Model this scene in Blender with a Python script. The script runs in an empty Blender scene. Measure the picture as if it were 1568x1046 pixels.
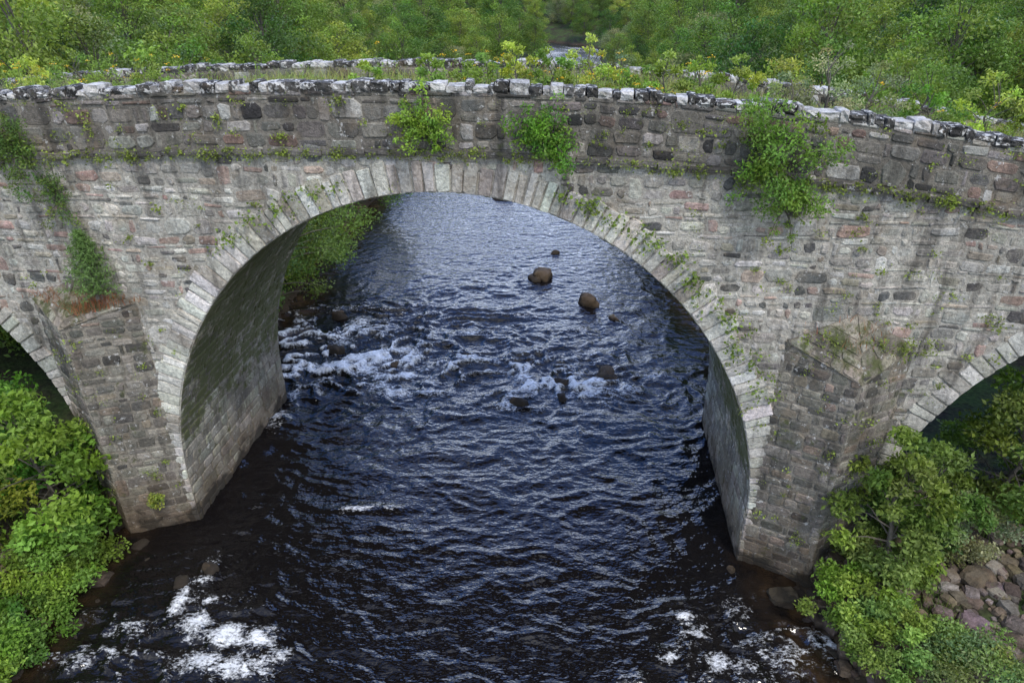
import bpy, math, numpy as np
rng=np.random.default_rng(11)
sc=bpy.context.scene
U=lambda a,b,n=None: rng.uniform(a,b,n)

# ---------------------------------------------------------------- noise
def vn(x,y,seed=0):
    x=np.asarray(x,float);y=np.asarray(y,float)
    xi=np.floor(x);yi=np.floor(y);fx=x-xi;fy=y-yi
    fx=fx*fx*(3-2*fx);fy=fy*fy*(3-2*fy)
    def h(a,b):
        n=np.sin(a*127.1+b*311.7+seed*74.7)*43758.5453
        return n-np.floor(n)
    return (h(xi,yi)*(1-fx)+h(xi+1,yi)*fx)*(1-fy)+(h(xi,yi+1)*(1-fx)+h(xi+1,yi+1)*fx)*fy
def fbm(x,y,o=4,seed=0):
    s=0;a=.5;t=0
    for i in range(o):
        s=s+a*vn(x*2**i,y*2**i,seed+i);t+=a;a*=.5
    return s/t
def sst(x,a,b):
    t=np.clip((x-a)/(b-a),0,1);return t*t*(3-2*t)

# ---------------------------------------------------------------- mesh
def mk(name,V,F,mats,col=None,smooth=False,mi=None,obj=True,parent=None):
    me=bpy.data.meshes.new(name)
    V=np.asarray(V,np.float32).reshape(-1,3);F=np.asarray(F,np.int32)
    n,k=F.shape
    me.vertices.add(len(V));me.vertices.foreach_set('co',V.ravel())
    me.loops.add(n*k);me.loops.foreach_set('vertex_index',F.ravel())
    me.polygons.add(n);me.polygons.foreach_set('loop_start',np.arange(0,n*k,k,dtype=np.int32))
    for m in mats: me.materials.append(m)
    if mi is not None: me.polygons.foreach_set('material_index',np.asarray(mi,np.int32))
    if col is not None:
        a=me.attributes.new('Col','FLOAT_COLOR','POINT')
        c=np.asarray(col,np.float32)
        if c.shape[1]==3: c=np.c_[c,np.ones(len(c),np.float32)]
        a.data.foreach_set('color',c.ravel())
    me.polygons.foreach_set('use_smooth',np.full(n,smooth))
    me.update(calc_edges=True)
    if not obj: return me
    o=bpy.data.objects.new(name,me);sc.collection.objects.link(o)
    if parent: o.parent=parent
    return o
def empty(name):
    e=bpy.data.objects.new(name,None);sc.collection.objects.link(e);return e

# ---------------------------------------------------------------- materials
class NT:
    def __init__(s,name):
        s.m=bpy.data.materials.new(name);s.m.use_nodes=True;s.t=s.m.node_tree
        s.t.nodes.clear();s.out=s.n('ShaderNodeOutputMaterial')
    def n(s,t,**k):
        x=s.t.nodes.new(t)
        for a,b in k.items(): setattr(x,a,b)
        return x
    def l(s,a,b): s.t.links.new(a,b)
    def noise(s,vec,scale,detail=6,rough=.55):
        x=s.n('ShaderNodeTexNoise');x.inputs['Scale'].default_value=scale
        x.inputs['Detail'].default_value=detail;x.inputs['Roughness'].default_value=rough
        s.l(vec,x.inputs['Vector']);return x.outputs['Fac']
    def ramp(s,f,a,b,lo=0.,hi=1.):
        x=s.n('ShaderNodeMapRange');x.inputs[1].default_value=a;x.inputs[2].default_value=b
        x.inputs[3].default_value=lo;x.inputs[4].default_value=hi;s.l(f,x.inputs[0]);return x.outputs[0]
    def math(s,op,a,b):
        x=s.n('ShaderNodeMath',operation=op)
        for i,v in enumerate((a,b)):
            if isinstance(v,(int,float)): x.inputs[i].default_value=v
            else: s.l(v,x.inputs[i])
        return x.outputs[0]
    def mix(s,f,a,b,bt='MIX'):
        x=s.n('ShaderNodeMix',data_type='RGBA',blend_type=bt)
        for i,v in ((0,f),(6,a),(7,b)):
            if isinstance(v,(int,float)): x.inputs[i].default_value=v
            elif isinstance(v,tuple): x.inputs[i].default_value=(*v,1)
            else: s.l(v,x.inputs[i])
        return x.outputs[2]
    def mapping(s,vec,sca):
        x=s.n('ShaderNodeMapping');x.inputs['Scale'].default_value=sca;s.l(vec,x.inputs[0]);return x.outputs[0]
    def bump(s,h,strength,dist):
        x=s.n('ShaderNodeBump');x.inputs['Strength'].default_value=strength;x.inputs['Distance'].default_value=dist
        s.l(h,x.inputs['Height']);return x.outputs[0]
    def pbsdf(s,col,rough=.85,nrm=None,spec=.3):
        p=s.n('ShaderNodeBsdfPrincipled')
        if isinstance(col,tuple): p.inputs['Base Color'].default_value=(*col,1)
        else: s.l(col,p.inputs['Base Color'])
        if isinstance(rough,float): p.inputs['Roughness'].default_value=rough
        else: s.l(rough,p.inputs['Roughness'])
        p.inputs['Specular IOR Level'].default_value=spec
        if nrm is not None: s.l(nrm,p.inputs['Normal'])
        return p

def stone_mat(name,lich=.60,lichamt=.6,toponly=False,smear=0.,streak=.62):
    t=NT(name);pos=t.n('ShaderNodeNewGeometry');P=pos.outputs['Position']
    at=t.n('ShaderNodeAttribute',attribute_name='Col')
    c=at.outputs['Color']
    n1=t.noise(P,.9,6);n2=t.noise(P,14,8,.65);n3=t.noise(P,60,5)
    if smear:
        c=t.mix(t.ramp(t.noise(P,3.2,8,.7),.48,.62,0,smear),c,(.43,.395,.32))
    c=t.mix(1.,c,t.ramp(n1,.3,.7,.65,1.3),'MULTIPLY')
    c=t.mix(1.,c,t.ramp(n2,.25,.75,.5,1.45),'MULTIPLY')
    c=t.mix(1.,c,t.ramp(n3,.3,.7,.75,1.25),'MULTIPLY')
    c=t.mix(t.ramp(t.noise(P,1.9,6),.55,.74,0,.42),c,(.27,.19,.11))
    st=t.noise(t.mapping(P,(2.0,2.0,.3)),1.5,7,.62)
    c=t.mix(t.ramp(st,.50,.64,0,streak),c,(.06,.054,.045))
    lf=t.ramp(t.noise(P,7.5,8,.72),lich,lich+.03,0,lichamt)
    if toponly:
        sx=t.n('ShaderNodeSeparateXYZ');t.l(pos.outputs['Normal'],sx.inputs[0])
        lf=t.math('MULTIPLY',lf,t.ramp(sx.outputs[2],-.3,.5,.45,1))
    c=t.mix(lf,c,(.62,.61,.57))
    mf=t.math('ADD',t.noise(P,2.6,9,.7),t.math('MULTIPLY',at.outputs['Alpha'],.28))
    c=t.mix(t.ramp(mf,.66,.75,0,.85),c,(.08,.092,.03))
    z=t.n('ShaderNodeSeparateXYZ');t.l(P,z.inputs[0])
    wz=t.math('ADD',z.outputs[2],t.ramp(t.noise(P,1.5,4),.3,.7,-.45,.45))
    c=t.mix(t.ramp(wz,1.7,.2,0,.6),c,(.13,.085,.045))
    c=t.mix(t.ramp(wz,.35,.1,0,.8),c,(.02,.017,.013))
    h=t.math('ADD',n2,t.math('MULTIPLY',n3,.4))
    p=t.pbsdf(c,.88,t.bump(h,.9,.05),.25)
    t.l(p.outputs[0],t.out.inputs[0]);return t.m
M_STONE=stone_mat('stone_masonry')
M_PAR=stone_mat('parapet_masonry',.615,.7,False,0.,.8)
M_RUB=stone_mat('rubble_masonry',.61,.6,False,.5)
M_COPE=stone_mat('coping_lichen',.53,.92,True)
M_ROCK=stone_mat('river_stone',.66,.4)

def leaf_mat(name,tr=.3):
    t=NT(name);at=t.n('ShaderNodeAttribute',attribute_name='Col')
    oi=t.n('ShaderNodeObjectInfo')
    hs=t.n('ShaderNodeHueSaturation');t.l(at.outputs['Color'],hs.inputs['Color'])
    t.l(t.ramp(oi.outputs['Random'],0,1,.465,.525),hs.inputs['Hue']);t.l(t.ramp(oi.outputs['Random'],0,1,1.3,.75),hs.inputs['Value'])
    p=t.pbsdf(hs.outputs[0],.5,None,.3)
    tb=t.n('ShaderNodeBsdfTranslucent');t.l(t.mix(1.,hs.outputs[0],(1.3,1.4,.6),'MULTIPLY'),tb.inputs[0])
    m=t.n('ShaderNodeMixShader');m.inputs[0].default_value=tr
    t.l(p.outputs[0],m.inputs[1]);t.l(tb.outputs[0],m.inputs[2]);t.l(m.outputs[0],t.out.inputs[0]);return t.m
M_LEAF=leaf_mat('leaf_green')
def bark_mat():
    t=NT('bark');P=t.n('ShaderNodeTexCoord').outputs['Object']
    c=t.mix(t.noise(P,9,6),(.05,.04,.03),(.2,.18,.15))
    t.l(t.pbsdf(c,.9).outputs[0],t.out.inputs[0]);return t.m
M_BARK=bark_mat()
def ground_mat():
    t=NT('earth_and_grass');g=t.n('ShaderNodeNewGeometry');P=g.outputs['Position']
    n=t.noise(P,.8,8,.65);n2=t.noise(P,9,6)
    c=t.mix(t.ramp(n,.4,.6),(.04,.032,.02),(.05,.085,.02))
    c=t.mix(1.,c,t.ramp(n2,.3,.7,.5,1.5),'MULTIPLY')
    z=t.n('ShaderNodeSeparateXYZ');t.l(P,z.inputs[0])
    c=t.mix(t.ramp(z.outputs[2],.45,.15),c,(.05,.035,.02))
    t.l(t.pbsdf(c,.95,t.bump(n2,.8,.08)).outputs[0],t.out.inputs[0]);return t.m
M_GROUND=ground_mat()

# ---------------------------------------------------------------- bridge frame
OX,OY=-1.284,12.31;UX,UY=.995,-.0993
def W(s,d,z):
    s=np.asarray(s,float);d=np.asarray(d,float);z=np.asarray(z,float)+0*s
    return np.stack([OX+UX*s-UY*d,OY+UY*s+UX*d,z+0*d],-1)
def zs(s):
    s=np.asarray(s,float)
    return 9.2-np.where(s>0,.0078,.0038)*s*s
DEPTH=5.6
class Arch:
    def __init__(q,cx,a,cz,b):
        q.cx,q.a,q.cz,q.b=cx,a,cz,b
        th=np.linspace(math.pi,0,241)
        s=np.r_[cx-a,cx+a*np.cos(th),cx+a];z=np.r_[-1.5,cz+b*np.sin(th),-1.5]
        q.s,q.z=s,z
        L=np.r_[0,np.cumsum(np.hypot(np.diff(s),np.diff(z)))];q.L=L
        q.total=L[-1];q.l0=L[1];q.l1=L[-2]
    def at(q,v):
        v=np.clip(v,0,q.total)
        s=np.interp(v,q.L,q.s);z=np.interp(v,q.L,q.z);e=.03
        s2=np.interp(v+e,q.L,q.s)-np.interp(v-e,q.L,q.s);z2=np.interp(v+e,q.L,q.z)-np.interp(v-e,q.L,q.z)
        n=np.hypot(s2,z2)+1e-9
        return s,z,z2/n,-s2/n
    def ztop(q,s,off=0):
        t=(np.asarray(s,float)-q.cx)/(q.a+off)
        return np.where(np.abs(t)<1,q.cz+(q.b+off)*np.sqrt(np.clip(1-t*t,0,1)),-9)
ARCH=[Arch(0,6.55,1.2,7.3),Arch(-13.7,4.8,2.2,5.0),Arch(14.0,5.0,1.0,5.9)]

PAT=[]
for i in range(8):
    j=(i+1)%8;PAT+=[(i,j,8+j),(i,8+j,8+i),(8+i,8+j,16)]
PAT=np.array(PAT)
class Acc:
    def __init__(a): a.V=[];a.F=[];a.C=[];a.n=0
    def add(a,V,F,C):
        V=V.reshape(-1,3);a.V.append(V);a.F.append(F.reshape(-1,F.shape[-1])+a.n);a.C.append(C);a.n+=len(V)
    def build(a,name,mats,**k): return mk(name,np.concatenate(a.V),np.concatenate(a.F),mats,np.concatenate(a.C),**k)
def courses(u0,u1,v0,v1,ch,w,tall=.18,shift=.035):
    R=[];v=v0
    while v<v1:
        h1,h2=U(*ch),U(*ch);u=u0-U(0,.4)
        while u<u1:
            if rng.random()<tall:
                ww=U(*w)*1.1+.08;R.append((u,u+ww,v,v+h1+h2));u+=ww
            else:
                L=U(.7,1.9)*max(1,w[1]/.5);hm=h1+U(-shift,shift)
                for a,b in ((v,v+hm),(v+hm,v+h1+h2)):
                    uu=u
                    while uu<u+L-.02:
                        ww=U(*w)
                        if uu+ww>u+L-w[0]*.7: ww=u+L-uu
                        R.append((uu,uu+ww,a,b));uu+=ww
                u+=L
        v+=h1+h2
    return np.array(R)
def stones(acc,R,mapf,pal,moss=0.,gap=.012,relief=(.012,.035),inset=.022,cut=(.08,.3),jit=.008,var=.16,grow=0.):
    N=len(R)
    if N==0: return
    g=gap*U(.5,1.6,N)
    w=lambda: U(-grow,grow,N)
    u0=R[:,0]+g+w();u1=R[:,1]-g+w();v0=R[:,2]+g+w();v1=R[:,3]-g+w()
    u1=np.maximum(u1,u0+.05);v1=np.maximum(v1,v0+.05)
    m=np.minimum(u1-u0,v1-v0);c=lambda: m*U(cut[0],cut[1],N)
    pu=np.stack([u0+c(),u1-c(),u1,u1,u1-c(),u0+c(),u0,u0],1)
    pv=np.stack([v0,v0,v0+c(),v1-c(),v1,v1,v1-c(),v0+c()],1)
    pu+=U(-jit,jit,(N,8));pv+=U(-jit,jit,(N,8))
    cu=((u0+u1)/2)[:,None];cv=((v0+v1)/2)[:,None]
    e=np.minimum(inset,m*.28)[:,None]
    iu=cu+(pu-cu)*(1-2*e/(u1-u0)[:,None]);iv=cv+(pv-cv)*(1-2*e/(v1-v0)[:,None])
    r=U(*relief,N)[:,None]
    h=np.concatenate([np.full((N,8),-.012),r*U(.75,1.1,(N,8)),r*U(.9,1.35,(N,1))],1)
    uu=np.concatenate([pu,iu,cu+U(-.02,.02,(N,1))],1);vv=np.concatenate([pv,iv,cv],1)
    V=mapf(uu,vv,h)
    F=PAT[None]+(np.arange(N)*17)[:,None,None]
    pal=np.array(pal);pc=pal[rng.choice(len(pal),N,p=pal[:,3]/pal[:,3].sum())][:,:3]
    pc=pc*U(1-var,1+var,(N,1))*U(.96,1.04,(N,3))
    C=np.repeat(np.c_[pc,np.full(N,moss) if np.isscalar(moss) else moss(R)],17,0)
    acc.add(V,F.reshape(-1,3),C)
def tri_strip(acc,A,B,col,moss=0):
    n=len(A);V=np.concatenate([A,B]);i=np.arange(n-1)
    F=np.concatenate([np.stack([i,i+1,n+i+1],1),np.stack([i,n+i+1,n+i],1)])
    acc.add(V,F,np.tile([*col,moss],(2*n,1)))

P_SP=[(.46,.435,.37,6),(.36,.345,.30,4),(.40,.285,.235,1.7),(.13,.125,.115,2.),(.58,.555,.49,3),(.37,.32,.25,1.8)]
P_PA=[(.185,.17,.145,4),(.24,.222,.19,4),(.12,.112,.10,3),(.32,.30,.26,2.6),(.22,.155,.125,1.4),(.44,.42,.38,1.),(.06,.057,.052,1.2)]
P_PI=[(.29,.27,.225,4),(.22,.208,.18,3),(.37,.345,.29,2.5),(.14,.13,.115,2)]
P_CW=[(.21,.19,.155,4),(.155,.145,.12,3),(.28,.255,.21,2),(.10,.093,.08,2),(.24,.195,.145,1)]
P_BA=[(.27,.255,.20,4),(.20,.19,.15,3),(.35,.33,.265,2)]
P_VO=[(.55,.525,.45,5),(.46,.435,.37,3),(.63,.605,.53,2),(.38,.35,.29,1.2)]
MOR=(.44,.41,.345);MORD=(.21,.19,.155)

bridge=empty('stone_arch_bridge')
core=Acc();SE=26
def segs():
    ar=sorted(ARCH,key=lambda q:q.cx);x=-SE;out=[]
    for q in ar:
        out.append((x,q.cx-q.a,None));out.append((q.cx-q.a,q.cx+q.a,q));x=q.cx+q.a
    out.append((x,SE,None));return out
for d in (0,DEPTH):
    for a,b,q in segs():
        s=np.linspace(a,b,20) if q is None else q.cx+q.a*np.cos(np.linspace(math.pi,0,90))
        zb=np.full(len(s),-1.5) if q is None else q.cz+q.b*np.sqrt(np.clip(1-((s-q.cx)/q.a)**2,0,1))
        tri_strip(core,W(s,0*s+d,zb),W(s,0*s+d,zs(s)+.05),MOR)
for q in ARCH:
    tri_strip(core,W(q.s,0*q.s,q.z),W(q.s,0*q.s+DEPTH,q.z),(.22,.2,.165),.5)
s=np.linspace(-SE,SE,120)
HF=.86
for d0,d1,hh in ((0.01,.42,1.05),(DEPTH-.42,DEPTH-.01,HF+.01)):
    tri_strip(core,W(s,0*s+d0,zs(s)),W(s,0*s+d0,zs(s)+hh),MORD)
    tri_strip(core,W(s,0*s+d1,zs(s)),W(s,0*s+d1,zs(s)+hh),MORD)
    tri_strip(core,W(s,0*s+d0,zs(s)+hh),W(s,0*s+d1,zs(s)+hh),MORD)
core.build('wall_core',[M_STONE],parent=bridge)

def inside(s,z,off):
    r=np.zeros(np.shape(s),bool)
    for q in ARCH: r|=(z<q.ztop(s,off))
    return r
def wob(u,v): return .14*(fbm(u*.45,v*.5,2,31)-.5)+.08*(fbm(u*1.9,v*1.3,2,33)-.5)
for front in (True,False):
    acc=Acc()
    R=courses(-SE,SE,-.6,9.4,(.10,.25),(.11,.52),.24,.06)
    su=(R[:,0]+R[:,1])/2;sv=(R[:,2]+R[:,3])/2
    k=(sv<zs(su)-.06)
    for cu in (0,1):
        for cv in (2,3): k&=~inside(R[:,cu],R[:,cv],.14)
    R=R[k];su=su[k];sv=sv[k]
    mf=(lambda u,v,h:W(u,-h,v+wob(u,v))) if front else (lambda u,v,h:W(u,DEPTH+h,v+wob(u,v)))
    dark=(fbm(su*.35,sv*.5,3,5)+.12*(sv<4)>.60)|(sv<2.2)
    kw=dict(gap=.016,grow=.022,jit=.022,cut=(.1,.44),var=.27,inset=.03)
    stones(acc,R[~dark],mf,P_SP,.05,relief=(.003,.028),**kw)
    stones(acc,R[dark],mf,P_PI,.32,relief=(.004,.03),**kw)
    acc.build('spandrel_stones' if front else 'rear_spandrel_stones',[M_RUB],parent=bridge)
acc=Acc()
for q,th,w in ((ARCH[0],.62,(.15,.29)),(ARCH[1],.52,(.18,.32)),(ARCH[2],.55,(.18,.32))):
    for fr in (True,False):
        u=q.l0-1.2;R=[]
        while u<q.l1+1.2:
            ww=U(*w);R.append((u,u+ww,0.0,th*U(.84,1.08)));u+=ww
        def mv(u,v,h,q=q,fr=fr):
            s,z,ns,nz=q.at(u);return W(s-v*ns,(-h) if fr else DEPTH+h,z-v*nz)
        stones(acc,np.array(R),mv,P_VO,lambda R,q=q:-.15+.5*(sst(q.at(R[:,0])[1],4.5,2)),gap=.008,relief=(.034,.056),inset=.014,cut=(.03,.16),jit=.010,var=.15)
acc.build('voussoir_ring',[M_STONE],parent=bridge)
acc=Acc()
for q in ARCH:
    R=courses(.02,DEPTH-.1,0,q.total,(.2,.32),(.3,.85),.08,.03)
    R[:,1]=np.minimum(R[:,1],DEPTH);R[:,0]=np.maximum(R[:,0],0);R=R[(R[:,1]-R[:,0])>.12]
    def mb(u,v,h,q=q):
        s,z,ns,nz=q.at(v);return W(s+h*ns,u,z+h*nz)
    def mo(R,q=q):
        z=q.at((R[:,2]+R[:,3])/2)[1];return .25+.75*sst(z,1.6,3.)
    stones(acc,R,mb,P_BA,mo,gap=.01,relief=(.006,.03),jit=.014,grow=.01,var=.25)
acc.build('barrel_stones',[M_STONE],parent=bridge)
acc=Acc()
def par(d,sgn,v0,v1,ch):
    R=courses(-SE,SE,v0,v1,ch,(.14,.6),.32,.08)
    R=R[R[:,2]<v1-.06];R[:,3]=np.minimum(R[:,3],v1+.03)
    stones(acc,R,lambda u,v,h:W(u,d-sgn*h,v+zs(u)+.4*wob(u,v)),P_PA,.18,relief=(.005,.035),gap=.012,grow=.02,jit=.018,cut=(.08,.40),var=.3,inset=.028)
par(0.01,1,.08,1.04,(.11,.26));par(.42,-1,.1,1.0,(.2,.3))
par(DEPTH-.42,1,.0,HF,(.15,.25));par(DEPTH-.01,-1,.0,HF,(.2,.3))
acc.build('parapet_stones',[M_PAR],parent=bridge)

def cube_grid(k=3):
    idx={};V=[];F=[]
    def vid(p):
        if p not in idx: idx[p]=len(V);V.append(p)
        return idx[p]
    for ax in range(3):
        for sd in (0,k):
            for i in range(k):
                for j in range(k):
                    q=[]
                    for a,b in ((0,0),(1,0),(1,1),(0,1)):
                        p=[0,0,0];p[ax]=sd;p[(ax+1)%3]=i+a;p[(ax+2)%3]=j+b;q.append(vid(tuple(p)))
                    F.append(q if sd else q[::-1])
    return np.array(V,float)/k*2-1,np.array(F)
CG,CF=cube_grid(3);CG5,CF5=cube_grid(6)
def blocks(acc,cen,size,col,round_=.35,jit=.07,rot=None,fine=False,moss=0.):
    G,FF=(CG5,CF5) if fine else (CG,CF)
    N=len(cen);r=np.linalg.norm(G,axis=1,keepdims=True)
    B=G*(1-round_)+G/r*round_*1.15
    P=B[None]+U(-jit,jit,(N,len(B),3))
    if fine:
        for i in range(N):
            o=U(0,50);P[i]*=(1+.8*(fbm(B[:,0]*1.3+o+B[:,2],B[:,1]*1.3+B[:,2]*.9,3,int(o))-.5))[:,None]
    P=P*np.asarray(size)[:,None,:]
    if rot is not None:
        c,s_=np.cos(rot)[:,None],np.sin(rot)[:,None]
        P=np.stack([P[...,0]*c-P[...,1]*s_,P[...,0]*s_+P[...,1]*c,P[...,2]],-1)
    V=P+np.asarray(cen)[:,None,:]
    F=FF[None]+(np.arange(N)*len(B))[:,None,None]
    C=np.repeat(np.c_[col,np.full(N,moss)],len(B),0)
    acc.add(V,F.reshape(-1,4),C)
ANG=math.atan2(UY,UX)
acc=Acc();s=-SE;cen=[];siz=[];col=[]
while s<SE:
    w=U(.35,.9);c=W(s+w/2,.10,zs(s+w/2)+U(-.01,.01)+.01);cen.append(c);siz.append((w/2*.99,.2,.05));b=U(.10,.2);col.append((b,b*.92,b*.8));s+=w
blocks(acc,np.array(cen),np.array(siz),np.array(col),.10,.035,np.full(len(cen),ANG),moss=.4)
acc.build('string_course',[M_STONE],parent=bridge,smooth=False)
acc=Acc()
for d,h,sc_ in ((.2,1.04,1.),(DEPTH-.2,HF,1.)):
    s=-SE;cen=[];siz=[];col=[]
    while s<SE:
        w=U(.09,.34);hh=U(.05,.105)*sc_
        cen.append(W(s+w/2,d+U(-.015,.015),zs(s+w/2)+h+hh*.8));siz.append((w/2*.97,.225,hh))
        b=.5*U(.8,1.2) if rng.random()<.3 else U(.035,.11);col.append((b,b*.96,b*.88));s+=w
    blocks(acc,np.array(cen),np.array(siz),np.array(col),.25,.10,np.full(len(cen),ANG)+U(-.08,.08,len(cen)),moss=.12)
acc.build('coping_stones',[M_COPE],parent=bridge)

acc=Acc()
for A,N_,C_,z1,z2,z3 in ((6.60,7.95,9.02,5.75,5.2,6.4),(-6.60,-8.0,-8.92,5.95,5.55,6.5)):
    for fr in (True,False):
        D=(lambda d:-d) if fr else (lambda d:DEPTH+d)
        pr=.62
        pts=[(A,0.),(N_,pr),(C_,0.)]
        for (a,da),(b,db),za,zb in ((pts[0],pts[1],z1,z2),(pts[1],pts[2],z2,z1)):
            L=math.hypot(b-a,db-da);n=np.array([-(db-da),(b-a)])/L*(1 if b>a else -1)
            def mc(u,v,h,a=a,b=b,da=da,db=db,L=L,n=n,D=D):
                return W(a+(b-a)*u/L+h*n[0],D(da+(db-da)*u/L+h*n[1]),v)
            R=courses(0,L,-.8,6.0,(.13,.28),(.16,.5),.16,.04)
            R=R[(R[:,0]<L-.1)&(R[:,1]>.1)];R[:,0]=np.maximum(R[:,0],0);R[:,1]=np.minimum(R[:,1],L)
            zt=za+(zb-za)*(R[:,0]+R[:,1])/2/L
            R=R[(R[:,3]<zt+.12)]
            stones(acc,R,mc,P_CW,.3,gap=.011,relief=(.006,.03),jit=.014,grow=.012,var=.26)
            uu=np.array([0,L]);tri_strip(acc,mc(uu,np.array([-1.5,-1.5]),0*uu),mc(uu,np.array([za,zb]),0*uu),(.25,.225,.18),.2)
        M=((A+C_)/2,0.,z3)
        for p,q_,zp,zq in ((pts[0],pts[1],z1,z2),(pts[1],pts[2],z2,z1)):
            p0=W(p[0],D(p[1]+.03),zp+.02);p1=W(q_[0],D(q_[1]+.03),zq+.02);pm=W(M[0],D(0),z3)
            nn=np.cross(p1-p0,pm-p0);nn/=np.linalg.norm(nn);nn*=1 if nn[2]>0 else -1
            def mcap(u,v,h,p0=p0,p1=p1,pm=pm,nn=nn):
                u=u[...,None];v=v[...,None];return (p0*(1-u)+p1*u)*(1-v)+pm*v+h[...,None]*nn*1.0
            R=[];vb=0.
            for rows in (4,3,2,1):
                ve=vb+U(.17,.26) if rows>1 else .97;ed=np.r_[0,np.cumsum(U(.5,1.5,rows))];ed/=ed[-1]
                for i in range(rows): R.append((ed[i],ed[i+1],vb,min(ve,.97)))
                vb=ve
            stones(acc,np.array(R),mcap,[(.33,.295,.225,2),(.25,.225,.175,2),(.19,.17,.13,1)],.62,gap=.006,relief=(.012,.03),inset=.02,jit=.02,cut=(.05,.3))
            V=np.array([p0,p1,pm]);acc.add(V,np.array([[0,1,2]]),np.tile([.22,.19,.14,.5],(3,1)))
acc.build('cutwaters',[M_STONE],parent=bridge)

# ---------------------------------------------------------------- terrain
def XC(Y):
    Y=np.asarray(Y,float)
    return -1.8+1.2*sst(Y,12,18)+9.7*sst(Y,42,112)+2*sst(Y,112,135)-70*sst(Y,134,215)
def HW(Y): return 8.0+.1*sst(Y,12,18)-1.3*sst(Y,34,46)-2.4*sst(Y,50,110)
def ground(X,Y):
    r=np.abs(X-XC(Y));hw=HW(Y)+.7*(fbm(X*.25+9,Y*.25,3,3)-.5)
    z=-.55+1.5*sst(r,hw-.5,hw+1.5)+.07*np.clip(r-hw-1.5,0,60)+.6*sst(r,hw+1,hw+8)*(fbm(X*.12,Y*.12,3,8)-.35)*2
    z=z+.16*(fbm(X*1.1,Y*1.1,3,4)-.5)*sst(r,hw-1,hw+.5)
    z=z+.22*np.clip(r-45,0,250)*sst(Y,20,80)+.10*np.clip(Y-150,0,300)
    s=(X-OX)*UX+(Y-OY)*UY;d=-(X-OX)*UY+(Y-OY)*UX
    emb=(zs(np.clip(s,-40,40))-.1)*sst(np.abs(s),19.5,26)-.6*np.clip(np.maximum(-d,d-DEPTH),0,50)
    return np.maximum(z,np.where(np.abs(s)>18.5,emb,-5))
g=np.linspace(-1,1,281);gx=np.sinh(g*4.6)/np.sinh(4.6)*700
gy=np.sinh(np.linspace(-.78,1,300)*4.6)/np.sinh(4.6)*800+12
X,Y=np.meshgrid(gx,gy);Z=ground(X,Y);nx,ny=len(gx),len(gy)
idx=np.arange(nx*ny).reshape(ny,nx)
quads=lambda idx:np.stack([idx[:-1,:-1],idx[:-1,1:],idx[1:,1:],idx[1:,:-1]],-1).reshape(-1,4)
mk('ground',np.stack([X,Y,Z],-1),quads(idx),[M_GROUND],smooth=True)

# ---------------------------------------------------------------- river
ys=np.concatenate([np.linspace(-80,6,60,endpoint=False),np.arange(6,26,.055),np.arange(26,46,.09),46+np.cumsum(.1*1.033**np.arange(130))])
ys=ys[ys<330];xr=np.linspace(-10.8,10.8,320)
Yw,XR=np.meshgrid(ys,xr,indexing='ij');Xw=XC(Yw)+XR
FO=[(-6.1,20.5,.9,.4,1),(-5.0,20.2,.5,.35,.9),(-4.4,19.9,.5,.3,.8),(-3.6,19.9,.45,.3,1),(-3.8,18.8,.6,.3,.9),(-4.3,19.2,.5,.35,.7),(-2.7,18.8,.7,.2,.8),(-2.9,19.4,.7,.2,.6),
(.36,19.8,.4,.3,.85),(1.0,19.2,.5,.25,.8),(2.5,18.8,.6,.25,1.),(1.7,18.6,.6,.2,.7),(-.2,18.0,.4,.3,.85),(-6.0,23.7,.5,.6,.8),(-6.3,22.4,.5,.5,.7),(-1.6,23,.8,.25,.7),(-2.6,23.1,.5,.2,.6),
(-6.6,9.8,.35,.35,.95),(-5.9,9.5,.5,.3,1.),(-5.2,9.4,.4,.3,1.),(-6.2,8.9,.6,.3,.85),(-7.2,10.4,.2,.5,.85),(-7.9,9.7,.5,.25,.65),(-5.4,8.8,.8,.3,.85),(-6.9,11.2,.2,.5,.6),(-8.6,9.0,.4,.3,.6),(-6.6,10.4,.5,.2,.6),(-4.6,9.1,.4,.2,.7),
(-3.9,13.3,.5,.15,.75),(-3.2,13.35,.4,.12,.6),(3.66,10.0,.25,.15,.85),(4.05,8.9,.3,.25,.8),(4.5,8.8,.3,.2,.7),(2.3,8.5,.3,.15,.7),(5.0,9.3,.4,.2,.6),(3.8,9.6,.4,.3,.6),(4.8,10.2,.4,.3,.55),(5.3,8.7,.4,.3,.55),(3.2,9.0,.5,.2,.5),
(-7.2,17.3,.35,.6,.7),(-7.1,18.8,.3,.5,.7),(-1.0,20.8,.9,.2,.65),(0.5,21.5,1.,.2,.6),(2.9,21.4,.8,.2,.6),(-3.9,21.6,1.1,.3,.7),(-1.5,17.5,.9,.2,.5),(1.5,17.2,.7,.15,.5),(.5,24.5,1.2,.2,.5),(2.4,23.2,.8,.15,.5),(-3.8,25.5,.9,.2,.5),(-.4,27.5,1.2,.2,.45),(4.8,19.8,.7,.25,.5)]
foam=np.zeros_like(Xw)
for fx,fy,a,b,k in FO:
    foam=np.maximum(foam,k*np.exp(-((Xw-fx)/a)**2*.7-((Yw-fy)/b)**2*.7))
ridge=lambda n:1-np.abs(2*n-1)
wx=Xw+1.3*vn(Xw*.45,Yw*.45,1)+.5*vn(Xw*1.4,Yw*1.4,11);wy=Yw+1.3*vn(Xw*.45+7,Yw*.45,2)+.55*vn(Xw*1.3,Yw*1.3,12)+.35*Xw*np.cos(Yw*.12)
big=vn(wx*.75,wy*1.5,3);m1=ridge(vn(wx*1.35,wy*2.4,4));m2=ridge(vn(wx*2.9+3,wy*4.4,6));m3=vn(wx*6,wy*8,7)
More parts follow.
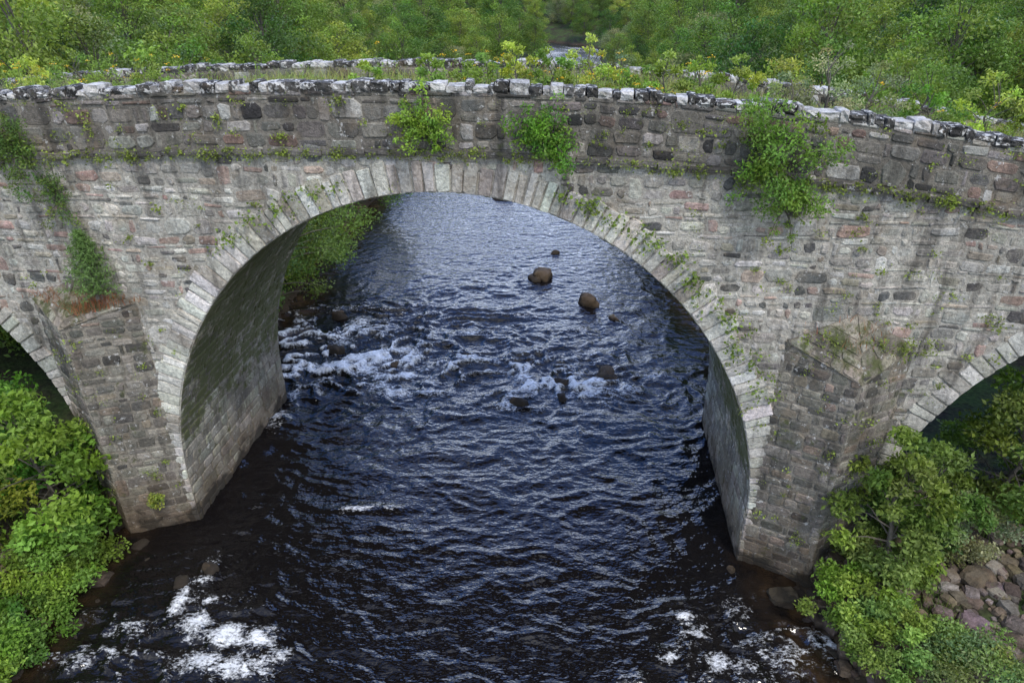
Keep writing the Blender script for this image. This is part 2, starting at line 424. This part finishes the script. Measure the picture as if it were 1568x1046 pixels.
band=np.exp(-((Yw-(20.0-.16*(Xw+2)))/1.7)**2)*sst(-Xw,-6.,-1.5)
upl=np.exp(-((Yw-23)/3)**2)*sst(-Xw,0,5)
nearb=np.exp(-((Yw-9.2)/1.3)**2)*np.maximum(sst(-Xw,4.2,5.6),sst(Xw,2.,3.6))
rough=.62+.95*np.exp(-((Yw-20.)/4.)**2)+.6*nearb
rough*=(.55+.9*vn(Xw*.3,Yw*.22,17))*(1-.45*sst(Yw,25,33))
near=sst(Yw,4,7)*(.35+.65*sst(-Yw,-60,-40))
H=(.09*big+.07*m1**1.6+.038*m2**1.6+.012*m3-.10)*rough*near
crest=sst(m1*.6+m2*.4+.25*(big-.5),.55,.95)
foam=np.clip(np.maximum(foam,(.90*band+.65*upl+.5*nearb)*crest*1.1+.42*band*sst(vn(Xw*.6,Yw*.9,23),.35,.8)),0,1)
foam=foam*(1-sst(Yw,30,36)*.6)
far=sst(Yw,85,95)*(1-sst(Yw,138,145));foam=np.maximum(foam,far*(.25+.5*vn(Xw*.9,Yw*.35,40)))
H=H+foam*(.05+.13*vn(Xw*4,Yw*6,5))*near
edge=sst(np.abs(XR),HW(Yw)-1.4,HW(Yw)+.4)
iw=np.arange(H.size).reshape(H.shape)
def water_mat():
    t=NT('river_water');g=t.n('ShaderNodeNewGeometry');P=g.outputs['Position']
    at=t.n('ShaderNodeAttribute',attribute_name='Col');sp=t.n('ShaderNodeSeparateColor');t.l(at.outputs['Color'],sp.inputs[0])
    f=sp.outputs[0];e=sp.outputs[1]
    n=t.noise(t.mapping(P,(3.4,5.5,4)),1,8,.78)
    n0=t.noise(t.mapping(P,(13,19,8)),1,4,.7)
    ff=t.math('ADD',f,t.math('MULTIPLY',t.math('SUBTRACT',t.math('ADD',t.math('MULTIPLY',n,.6),t.math('MULTIPLY',n0,.4)),.5),4.0))
    mask=t.math('MULTIPLY',t.ramp(ff,.50,1.0,0,.96),t.ramp(f,.1,.3))
    a=t.noise(t.mapping(P,(2.2,3.4,1)),1,3,.55);b=t.noise(t.mapping(P,(7,10,1)),1,2,.5)
    h=t.math('ADD',a,t.math('MULTIPLY',b,.15))
    nb=t.bump(h,.8,.10)
    base=t.mix(t.math('MULTIPLY',e,t.ramp(t.noise(P,2,5),.35,.6)),(.006,.005,.005),(.05,.03,.015))
    p=t.pbsdf(base,.03,nb,.5);p.inputs['IOR'].default_value=1.42
    w=t.pbsdf((.85,.86,.85),.6,t.bump(n0,.8,.06))
    m=t.n('ShaderNodeMixShader');t.l(mask,m.inputs[0]);t.l(p.outputs[0],m.inputs[1]);t.l(w.outputs[0],m.inputs[2])
    t.l(m.outputs[0],t.out.inputs[0]);return t.m
colw=np.stack([foam,edge,0*foam,0*foam+1],-1).reshape(-1,4)
mk('river',np.stack([Xw,Yw,H],-1),quads(iw)[:,::-1],[water_mat()],col=colw,smooth=True)

# ---------------------------------------------------------------- rocks
BO=[(1.36,28.5,.5,.3),(1.0,28.2,.3,.15),(3.2,25.6,.36,.33),(1.65,19.3,.25,.2),(.22,18.1,.26,.2),(3.2,19.8,.4,.22),(1.6,18.5,.2,.12),
(-.56,41.,.6,.28),(2.1,31.5,.22,.13),(.97,11.1,.4,.0),(-5.6,10.2,.5,.0),(4.0,24.2,.2,.14),(-6.9,11.3,.2,.14),(-7.4,10.9,.18,.12),(5.0,11.3,.1,.12),
(-4.1,20.6,.2,.15),(-6.4,21.6,.3,.22),(-6.9,24.5,.3,.2)]
for x,y,r,h in BO:
    a=Acc();b=U(.035,.06)
    blocks(a,np.array([[x,y,h*.2-.06]]),np.array([[r,r*.75,h+.04]]),np.array([[b,b*.9,b*.78]]),.7,.03,np.array([U(0,3)]),True,.3)
    a.build('river_boulder',[M_ROCK],smooth=True)
acc=Acc();cen=[];siz=[];col=[]
def gz(x,y): return float(ground(np.array(float(x)),np.array(float(y))))
def addst(x,y,r,lo=.07,hi=.22):
    z=gz(x,y);cen.append((x,y,max(z,-.12)+r*.15));siz.append((r,r*U(.6,1),r*U(.45,.8)));b=U(lo,hi);col.append((b,b*U(.72,.94),b*U(.5,.85)))
for i in range(900):
    y=U(6.5,46) if i%3==0 else U(6.5,12);sd=rng.choice((-1,1));x=float(XC(y))+sd*(float(HW(y))+U(.0,1.3));addst(x,y,abs(rng.normal(0,.07))+.04)
for i in range(1900): addst(U(7.2,13.8),U(7.6,13),abs(rng.normal(0,.075))+.035,.06,.33)
for i in range(450): addst(U(-14.5,-9),U(8.6,13.5),abs(rng.normal(0,.09))+.05)
for i in range(14): addst(U(-9.5,-8.4),U(10.9,12.2),U(.10,.2),.04,.09)
for i in range(8): addst(U(5.6,6.6),U(9,10.8),U(.1,.2),.06,.14)
addst(5.95,10.55,.32,.25,.26);addst(11.9,10.6,.4,.3,.32)
blocks(acc,np.array(cen),np.array(siz),np.array(col),.5,.12,U(0,6,len(cen)),moss=.1)
acc.build('bank_stones',[M_ROCK],smooth=False)

# ---------------------------------------------------------------- plants
def leafq(P,size,r,up=.5,asp=.55):
    N=len(P);n=r.normal(size=(N,3));n/=np.linalg.norm(n,axis=1,keepdims=True);n[:,2]+=up;n/=np.linalg.norm(n,axis=1,keepdims=True)
    a=r.normal(size=(N,3));t=np.cross(n,a);t/=np.linalg.norm(t,axis=1,keepdims=True)+1e-9;b=np.cross(n,t)
    L=(size*r.uniform(.6,1.35,N))[:,None];Wd=L*asp
    V=np.stack([P,P+t*L*.5+b*Wd*.5+n*L*.06,P+t*L-n*L*.1,P+t*L*.5-b*Wd*.5+n*L*.06],1)
    return V.reshape(-1,3),np.arange(N*4).reshape(N,4)
def tube(pts,rad,k=6):
    pts=np.array(pts,float);V=[];n=len(pts)
    for i,p in enumerate(pts):
        d=pts[min(i+1,n-1)]-pts[max(i-1,0)];d/=np.linalg.norm(d)+1e-9
        x=np.cross(d,[.3,1,.1]);x/=np.linalg.norm(x)+1e-9;y=np.cross(d,x)
        an=np.arange(k)/k*2*math.pi
        V.append(p+rad[i]*(np.cos(an)[:,None]*x+np.sin(an)[:,None]*y))
    F=[(i*k+j,i*k+(j+1)%k,(i+1)*k+(j+1)%k,(i+1)*k+j) for i in range(n-1) for j in range(k)]
    return np.concatenate(V),np.array(F)
class Pl:
    def __init__(s): s.V=[];s.F=[];s.C=[];s.M=[];s.n=0
    def add(s,V,F,C,m):
        s.V.append(V);s.F.append(F+s.n);s.C.append(np.broadcast_to(C,(len(V),3)));s.M.append(np.full(len(F),m));s.n+=len(V)
    def build(s,name,**k): return mk(name,np.concatenate(s.V),np.concatenate(s.F),[M_BARK,M_LEAF],np.concatenate(s.C),mi=np.concatenate(s.M),**k)
def crown(pl,r,cl,nleaf,leaf,tint,up=.5,flat=.65,asp=.55,vary=.3):
    tot=sum(c[3]**2 for c in cl)
    for c in cl:
        n=max(12,int(nleaf*c[3]**2/tot));q=r.normal(size=(n,3));q/=np.linalg.norm(q,axis=1,keepdims=True)
        q*=(r.uniform(.2,1.2,(n,1))**.7)*c[3];q[:,2]*=flat
        V,F=leafq(q+np.array(c[:3]),leaf,r,up,asp)
        k=np.array(tint)*r.uniform(1-vary,1+vary)*np.array([r.uniform(.85,1.25),1,r.uniform(.7,1.2)])
        C=np.repeat(k[None]*r.uniform(.7,1.35,(n,1)),4,0);pl.add(V,F,C,1)
def tree(name,seed,h,cr,nc,nleaf,leaf,tint,c0=.2,obj=False,lean=(0,0),cs=(.2,.36)):
    r=np.random.default_rng(seed);pl=Pl()
    z=np.linspace(0,h*.92,6);tp=np.stack([lean[0]*(z/h)**1.5+np.r_[0,r.normal(0,.03*h,5)],lean[1]*(z/h)**1.5+np.r_[0,r.normal(0,.03*h,5)],z],1)
    R=.014*h+.015;V,F=tube(tp,R*np.linspace(1,.15,6),8);pl.add(V,F,(.1,.1,.1),0)
    cl=[]
    for i in range(nc):
        t=c0+(1-c0)*(i+.5)/nc;tt=(t-c0)/(1-c0);prof=(math.sin(math.pi*min(.97,.12+.86*tt**.85)))**.7
        a=i*2.4+r.uniform(-.6,.6);rr=cr*prof*math.sqrt(r.uniform(.15,1.2))
        b=np.array([np.interp(t*h,z,tp[:,0]),np.interp(t*h,z,tp[:,1]),t*h])
        c=b+np.array([math.cos(a)*rr,math.sin(a)*rr,r.uniform(-.06,.06)*h])
        b0=np.array([np.interp(t*h*.75,z,tp[:,0]),np.interp(t*h*.75,z,tp[:,1]),t*h*.75])
        V,F=tube([b0,(b0+c)/2+[0,0,.02*h],c],[R*.4*(1-t*.6),R*.2,R*.05],5);pl.add(V,F,(.1,.1,.1),0)
        cl.append((*c,cr*r.uniform(*cs)*(.75+.5*prof)))
    crown(pl,r,cl,nleaf,leaf,tint);return pl.build(name,obj=obj)
G1=(.14,.23,.045);G2=(.09,.165,.034);G3=(.195,.285,.055);G4=(.20,.25,.125);G5=(.07,.13,.03)
TR=[tree('birch_mesh',1,8.5,2.6,46,7500,.2,G1),tree('alder_mesh',2,7.5,2.9,50,7500,.21,G2),tree('rowan_mesh',3,6.5,2.5,42,7000,.19,G3),
    tree('willow_mesh',4,6,2.9,46,8000,.17,G4,.1),tree('dark_alder_mesh',5,9,2.8,54,8000,.22,G5),tree('tall_birch_mesh',6,10,2.4,54,8000,.2,G1,.15)]
SH=[tree('shrub_mesh_a',21,2.2,1.4,26,5000,.1,G3,.05),tree('shrub_mesh_b',22,2.,1.5,26,5000,.11,G1,.05),tree('shrub_mesh_c',23,1.8,1.2,22,5000,.085,G4,.05)]
def inst(me,name,x,y,z,sc_=1.,parent=None,rot=None,sz=None):
    o=bpy.data.objects.new(name,me);sc.collection.objects.link(o);o.location=(x,y,z);o.scale=(sc_,sc_,sz or sc_);o.rotation_euler=(0,0,U(0,6.28) if rot is None else rot)
    if parent: o.parent=parent
    return o
forest=empty('forest')
y=26.
while y<215:
    st=4.4+.014*y
    x=-(.8*y+16)
    while x<.8*y+16:
        px,py=x+U(-.4,.4)*st,y+U(-.4,.4)*st
        x+=st
        r=abs(px-float(XC(py)))
        if r<float(HW(py))+(2.4 if py<100 else .8): continue
        k=rng.choice(6,p=[.25,.15,.2,.2,.06,.14]);s_=U(.65,1.15)
        if r<float(HW(py))+6: s_*=.72
        inst(TR[k],'tree',px,py,gz(px,py)-.2,s_,forest,sz=s_*U(.8,1.15))
    y+=st*.9
under=empty('undergrowth')
for i in range(260):
    py=U(19.5,60) if i%3 else U(19.5,40);sd=rng.choice((-1,1));px=float(XC(py))+sd*(float(HW(py))+U(.6,12))
    inst(SH[rng.choice(3)],'shrub',px,py,gz(px,py)-.2,U(.7,1.5),under)

for x,y,sd,h,cr,ln in ((-9.6,25,31,6.,2.6,(1.8,0)),(-9.6,30,32,6.5,2.8,(2.,0)),(-9.0,37,33,6,2.6,(1.5,0)),(9.0,38,34,5.5,2.6,(-1.6,0)),(10.2,32,35,5,2.3,(-1.,0)),(12.5,21.5,36,5,2.6,(0,0)),(-13,20.5,37,5,2.4,(0,0))):
    o=tree('alder_tree',sd,h,cr,40,10000,.13,(.075,.145,.032) if sd%2 else (.095,.175,.036),.05,True,ln,cs=(.16,.3));o.location=(x,y,gz(x,y)-.2)
def bush(name,x,y,h,cr,seed,n,leaf,tint,nc=30,lean=(0,0),z=None,c0=.08,cs=(.2,.36)):
    o=tree(name,seed,h,cr,nc,n,leaf,tint,c0,True,lean,cs);o.location=(x,y,gz(x,y)-.15 if z is None else z);return o
LG=(.125,.265,.04)
bush('alder_bush',-10.7,12.3,3.7,1.75,41,8500,.15,LG,40,cs=(.15,.27),c0=.02)
bush('alder_bush',-12.9,12.9,4.0,1.8,42,8000,.14,LG,30)
bush('alder_bush',-12.2,10.6,2.4,1.5,43,8000,.12,G3)
bush('riverside_shrub',-10.3,10.8,1.3,1.2,44,9000,.09,(.16,.29,.045),cs=(.16,.28))
bush('riverside_shrub',-10.1,9.5,1.1,1.0,45,9000,.085,(.13,.26,.04),cs=(.16,.28))
bush('riverside_shrub',-10.4,8.3,1.3,1.1,46,9000,.085,LG)
bush('riverside_shrub',-11.9,9.2,1.6,1.2,47,9000,.09,G1)
bush('alder_bush',7.8,10.45,3.6,1.2,51,8500,.11,(.12,.21,.045),38,(-.3,0),cs=(.15,.26))
bush('alder_bush',8.7,10.9,2.8,1.0,58,6000,.105,G2,24,cs=(.16,.28))
bush('alder_bush',11.2,12.0,3.6,1.7,52,10000,.125,G2,34,cs=(.16,.28))
bush('alder_bush',13.2,12.4,3.6,1.7,53,8000,.12,G1,30)
bush('willow_bush',9.5,11.0,1.5,.8,54,7000,.07,G4,24)
bush('riverside_shrub',7.0,9.6,1.1,.95,55,9500,.085,(.15,.29,.045),cs=(.15,.27))
bush('riverside_shrub',7.3,8.6,.9,.95,56,9500,.08,(.15,.27,.06),cs=(.15,.27))
bush('riverside_shrub',8.4,7.9,.7,.95,57,11000,.065,(.16,.26,.09))
bush('riverside_shrub',12.6,10.2,1.6,1.1,60,8000,.09,G1)

def blades(P,h,lean,w,tint,r):
    N=len(P);a=r.uniform(0,2*math.pi,N);b=r.uniform(0,2*math.pi,N);hh=h*r.uniform(.5,1.3,N);ll=lean*hh*r.uniform(.2,1.5,N)
    V=[]
    for k,t in enumerate((0,.4,.75,1.)):
        c=P+np.stack([np.cos(a)*ll*t**2,np.sin(a)*ll*t**2,hh*(t-.12*t*t)],1);ww=w*(1-t*.9)*.5
        o=np.stack([np.cos(b)*ww,np.sin(b)*ww,0*b],1);V+= [c-o,c+o]
    V=np.stack(V,1).reshape(-1,3);i=(np.arange(N)*8)[:,None]
    F=np.concatenate([i+np.array([[2*k,2*k+1,2*k+3,2*k+2]]) for k in range(3)])
    C=np.repeat(np.array(tint)*r.uniform(.7,1.3,(N,1))*np.c_[r.uniform(.85,1.4,N),np.ones(N),r.uniform(.8,1.2,N)],8,0)
    return V,F,C
DK0=.38
r=np.random.default_rng(5);pl=Pl()
N=60000;s=r.uniform(-SE,SE,N);d=r.uniform(.45,DEPTH-.45,N)
hh=.2+.66*fbm(s*.5,d*.5,3,12)
P=W(s,d,zs(s)+DK0);V,F,C=blades(P,hh*.97,.4,.015,(.30,.36,.12),r);pl.add(V,F,C,1)
n=14000;s=r.uniform(-SE,SE,n);d=r.uniform(.45,DEPTH-.45,n);V,F=leafq(W(s,d,zs(s)+DK0+r.uniform(0,.4,n)),.08,r);pl.add(V,F,np.repeat(np.array([[.18,.29,.06]])*r.uniform(.6,1.3,(n,1)),4,0),1)
pl.build('bridge_grass')
a=Acc();s=np.linspace(-SE,SE,60);tri_strip(a,W(s,0*s+.4,zs(s)+DK0),W(s,0*s+DEPTH-.4,zs(s)+DK0),(.09,.09,.04),.5);a.build('bridge_deck_soil',[M_GROUND],parent=bridge)
YG=(.24,.35,.065)
DK=[(-8.6,1.5,1.3,.7,YG),(-10.6,1.2,1.3,.8,G3),(-7.2,3.4,1.1,.5,G3),(-9.4,4,1.3,.8,G3),(-1.6,1.4,1.05,.45,YG),(-.6,2.2,1.2,.5,YG),(1.2,1.6,1.4,.5,YG),(1.9,1.3,1.45,.45,YG),(2.6,2.5,1.45,.55,YG),(4.,1.6,1.35,.5,YG),(4.7,2.0,1.35,.5,YG),(3.3,1.4,1.1,.4,LG),
(6.2,1.1,1.3,.5,G4),(6.9,1.3,1.9,.8,G4),(7.7,1.5,1.6,.7,G4),(5.6,3,1.3,.5,G3),(9.0,2.0,1.3,.6,YG),(10.2,2.2,1.7,.8,YG),(11.1,1.6,1.9,.8,G3),(12.2,2,2.0,1.,G3),(13.6,1.6,1.9,1.,G1),(8.6,4,1.3,.6,G3),(3.3,4.2,1.1,.5,G4),(-12.5,2.4,1.5,1.,G1),(.3,3.4,1.,.5,YG),(9.7,3.8,1.7,.9,G1)]
for i,(s_,d_,h_,r_,tn) in enumerate(DK):
    o=tree('bridge_shrub',100+i,h_,r_,16,2200,.065 if tn is not G4 else .05,tn,.1,True,cs=(.15,.28));o.location=W(s_,d_,zs(s_)+DK0-.1)
pl=Pl()
for i in range(200):
    s_=r.choice([r.uniform(-11,-6),r.uniform(-11,14),r.uniform(0,5)]);d_=r.uniform(.5,2.8);p=W(s_,d_,zs(s_)+DK0);hh=r.uniform(.65,1.25)
    tip=p+np.array([r.normal(0,.08),r.normal(0,.08),hh]);V,F=tube([p,(p+tip)/2,tip],[.008,.006,.004],4);pl.add(V,F,(.12,.16,.05),1)
    q=p+(tip-p)*r.uniform(.2,.95,(34,1))+r.normal(0,.045,(34,3));V,F=leafq(q,.075,r,.3,.3);pl.add(V,F,(.19,.3,.06),1)
    if r.random()<.5:
        q=tip+r.normal(0,.035,(10,3))*[1,1,.4];V,F=leafq(q,.032,r,1.5,.9);pl.add(V,F,(.7,.48,.02),1)
pl.build('ragwort_plants')

def wallplant(name,s,z,w,h,seed,n,leaf,tint,droop=.3,out=.35):
    r=np.random.default_rng(seed);pl=Pl();root=W(s,-.02,z);cl=[]
    for i in range(22):
        a=r.uniform(-1,1);b=r.uniform(-.55,1)
        e=W(s+a*w*.5*(1-.4*abs(b)),-.08-r.uniform(.1,1)*out,z+b*h*.5 if b>0 else z+b*h*.5*(droop+.7))
        V,F=tube([root,(root+e)/2+[0,0,.08],e],[.014,.009,.003],4);pl.add(V,F,(.1,.08,.05),0)
        for t in (.6,1.): cl.append((*(root+(e-root)*t),w*r.uniform(.07,.16)))
    crown(pl,r,cl,n,leaf,tint,.4,.8);return pl.build(name)
wallplant('rowan_sapling',-.24,9.7,1.1,1.35,71,2500,.06,(.16,.30,.045))
wallplant('rowan_sapling',1.8,9.5,1.3,1.55,72,2900,.06,(.17,.32,.045))
wallplant('birch_sapling',5.8,9.15,1.9,2.1,73,5800,.06,(.15,.27,.05),.5,.65)
wallplant('birch_sapling',6.1,8.4,.8,1.4,77,1200,.05,(.15,.26,.045),.9,.25)
wallplant('broom_plant',-8.1,9.0,1.3,1.5,74,3000,.05,(.18,.26,.06),1.,.3)
wallplant('broom_plant',-7.6,8.1,.9,1.5,75,1400,.045,(.17,.25,.06),1.,.2)
wallplant('broom_plant',-9.2,8.7,1.0,1.2,78,1400,.045,(.17,.25,.06),1.,.2)
wallplant('grass_tuft',-7.1,1.0,.5,.5,76,900,.06,(.17,.27,.055),.3,.25).location=W(0,-.35,0)-W(0,0,0)
pl=Pl();b=W(-7.2,-.28,6.15);hh=1.45;V,F=tube([b,b+[0,0,hh]],[.03,.006],6);pl.add(V,F,(.1,.08,.05),0)
for i in range(110):
    t=.08+.92*i/110;L=.66*(1-t)**.8+.05;L*=r.uniform(.6,1.15);a=i*2.4;e=b+[math.cos(a)*L,math.sin(a)*L,hh*t+.12*L];c=b+[0,0,hh*t]
    V,F=tube([c,e],[.006,.002],3);pl.add(V,F,(.1,.08,.05),0)
    q=c+(e-c)*r.uniform(.1,1,(55,1));V,F=leafq(q,.08,r,.3,.18);pl.add(V,F,np.repeat(np.array([[.22,.31,.09]])*r.uniform(.7,1.4,(55,1)),4,0),1)
pl.build('spruce_sapling')
pl=Pl()
for t0,t1,K,pr in ((.42,1.25,70,.4),(1.85,2.25,26,.45)):
  for i,t in enumerate(np.linspace(t0,t1,K)):
    for k in range(2):
        s_=6.9*math.cos(t)*1.02+r.normal(0,.12);z_=1.2+7.75*math.sin(t)+r.normal(0,.12)
        if r.random()<pr: continue
        n=r.integers(5,20);q=W(s_,-.07,z_)+r.normal(0,.07,(n,3));V,F=leafq(q,.07,r,.3,.8);pl.add(V,F,np.repeat(np.array([[.14,.23,.04]])*r.uniform(.6,1.4,(n,1)),4,0),1)
pl.build('ivy')
pl=Pl()
for i in range(1000):
    s_=r.uniform(-11,12.5);m=r.random()
    if m<.3: z_=zs(s_)+r.uniform(-.1,.08);dd=-.1
    elif m<.42: z_=zs(s_)+r.uniform(.2,1.0);dd=-.04
    else:
        z_=r.uniform(1,8.6);dd=-.04
        if s_<1.5 and r.random()<.4: continue
        if bool(inside(np.array(s_),np.array(z_),.1)) : continue
        if z_<5.4 and 6.5<abs(s_)<9: dd=-.62*(1-abs(abs(s_)-7.95)/1.4)-.03
    n=r.integers(6,34);e=.03+.05*r.random();q=W(s_,dd,float(z_))+r.normal(0,e,(n,3))*[1.2,.5,.8]
    V,F=leafq(q,r.uniform(.022,.06),r,.4,.7);pl.add(V,F,np.repeat(np.array([[.16,.24,.045]])*r.uniform(.6,1.5,(n,1)),4,0)*r.uniform(.7,1.2),1)
for s0,n0_ in ((7.3,14),(8.4,16),(8.9,12)):
    for i in range(n0_):
        n=14;q=W(s0+r.normal(0,.3),-.25,5.85+r.normal(0,.12))+r.normal(0,.05,(n,3));V,F=leafq(q,.05,r,.4,.6);pl.add(V,F,np.repeat(np.array([[.15,.22,.045]])*r.uniform(.6,1.4,(n,1)),4,0),1)
pl.build('wall_weeds')
pl=Pl()
for s0,z0 in ((-7.7,5.95),(7.85,5.7)):
    n=900 if s0<0 else 60
    s_=s0+r.normal(0,.45,n);d_=-np.abs(r.uniform(.02,.5,n))*(1-np.abs(s_-s0)/1.3).clip(.1,1);V,F,C=blades(W(s_,d_,6.35-1.1*np.abs(d_)-.25*np.abs(s_-s0)),.17,.6,.014,(.24,.15,.06),r);pl.add(V,F,C,1)
pl.build('cutwater_grass')
pl=Pl();n=30000;x=np.r_[r.uniform(-14,-9.3,n//2),r.uniform(6.2,14,n//2)];y=r.uniform(6.5,14,n);z=ground(x,y);k=(z>.3)&(fbm(x*.7,y*.7,3,4)>.50)&~((x>8.6)&(y<10.9)&(y>7.6));x,y,z=x[k],y[k],z[k]
V,F,C=blades(np.stack([x,y,z-.03],1),.32,.5,.014,(.16,.25,.05),r);pl.add(V,F,C,1);pl.build('bank_grass')

# ---------------------------------------------------------------- light, sky, camera
w=bpy.data.worlds.new('World');sc.world=w;w.use_nodes=True;nt=w.node_tree;bg=nt.nodes['Background']
N_=lambda t:nt.nodes.new(t);Lk=nt.links.new
def MR(src,a,b,lo,hi,smooth=False):
    x=N_('ShaderNodeMapRange');Lk(src,x.inputs[0])
    for i,v in enumerate((a,b,lo,hi)): x.inputs[i+1].default_value=v
    return x.outputs[0]
def MA(op,a,b):
    x=N_('ShaderNodeMath');x.operation=op
    for i,v in enumerate((a,b)):
        if isinstance(v,float): x.inputs[i].default_value=v
        else: Lk(v,x.inputs[i])
    return x.outputs[0]
def MX(f,a,b,bt='MIX'):
    x=N_('ShaderNodeMix');x.data_type='RGBA';x.blend_type=bt
    for i,v in ((0,f),(6,a),(7,b)):
        if isinstance(v,float): x.inputs[i].default_value=v
        elif isinstance(v,tuple): x.inputs[i].default_value=(*v,1)
        else: Lk(v,x.inputs[i])
    return x.outputs[2]
sk=N_('ShaderNodeTexSky');sk.sky_type='NISHITA';sk.sun_disc=False;sk.dust_density=.4;sk.ozone_density=3.0
EL,AZ=math.radians(54),math.radians(155)
sk.sun_elevation=EL;sk.sun_rotation=AZ
tc=N_('ShaderNodeTexCoord');mp=N_('ShaderNodeMapping');mp.inputs['Scale'].default_value=(1,1,2.4);Lk(tc.outputs['Generated'],mp.inputs[0])
no=N_('ShaderNodeTexNoise');no.inputs['Scale'].default_value=2.0;no.inputs['Detail'].default_value=7;Lk(mp.outputs[0],no.inputs['Vector'])
sx=N_('ShaderNodeSeparateXYZ');Lk(tc.outputs['Generated'],sx.inputs[0])
north=MR(sx.outputs[1],.05,.6,0.,1.)
lown=MA('MULTIPLY',north,MR(sx.outputs[2],.68,.38,0.,1.))
cov=MA('ADD',no.outputs['Fac'],MA('MULTIPLY',north,MR(sx.outputs[2],.62,.30,-.10,.06)))
cov=MA('ADD',cov,MR(sx.outputs[0],-.4,.4,-.05,.05))
cl=MR(cov,.44,.60,0.,1.)
blue=MX(1.,sk.outputs[0],MX(north,(1.4,1.5,1.8),(2.0,2.9,4.6)),'MULTIPLY')
cloud=MX(lown,(14,14.3,15.),(28,31,37))
Lk(MX(cl,blue,cloud),bg.inputs[0]);bg.inputs[1].default_value=.14
L=bpy.data.lights.new('sun','SUN');L.energy=2.2;L.angle=math.radians(12);L.color=(1,.94,.85);so=bpy.data.objects.new('sun',L);sc.collection.objects.link(so)
dx,dy,dz=math.sin(AZ)*math.cos(EL),math.cos(AZ)*math.cos(EL),math.sin(EL)
from mathutils import Vector
so.rotation_euler=Vector((dx,dy,dz)).to_track_quat('Z','Y').to_euler();so.location=(dx*50,dy*50,dz*50)
cam=bpy.data.cameras.new('camera');co=bpy.data.objects.new('camera',cam);sc.collection.objects.link(co)
co.location=(0,0,12);co.rotation_euler=(math.radians(90-28.2),0,0);cam.lens=24;cam.sensor_width=36;cam.clip_end=3000;sc.camera=co
sc.view_settings.view_transform='Standard';sc.view_settings.look='None';sc.view_settings.exposure=0
print('objs',len(bpy.data.objects))
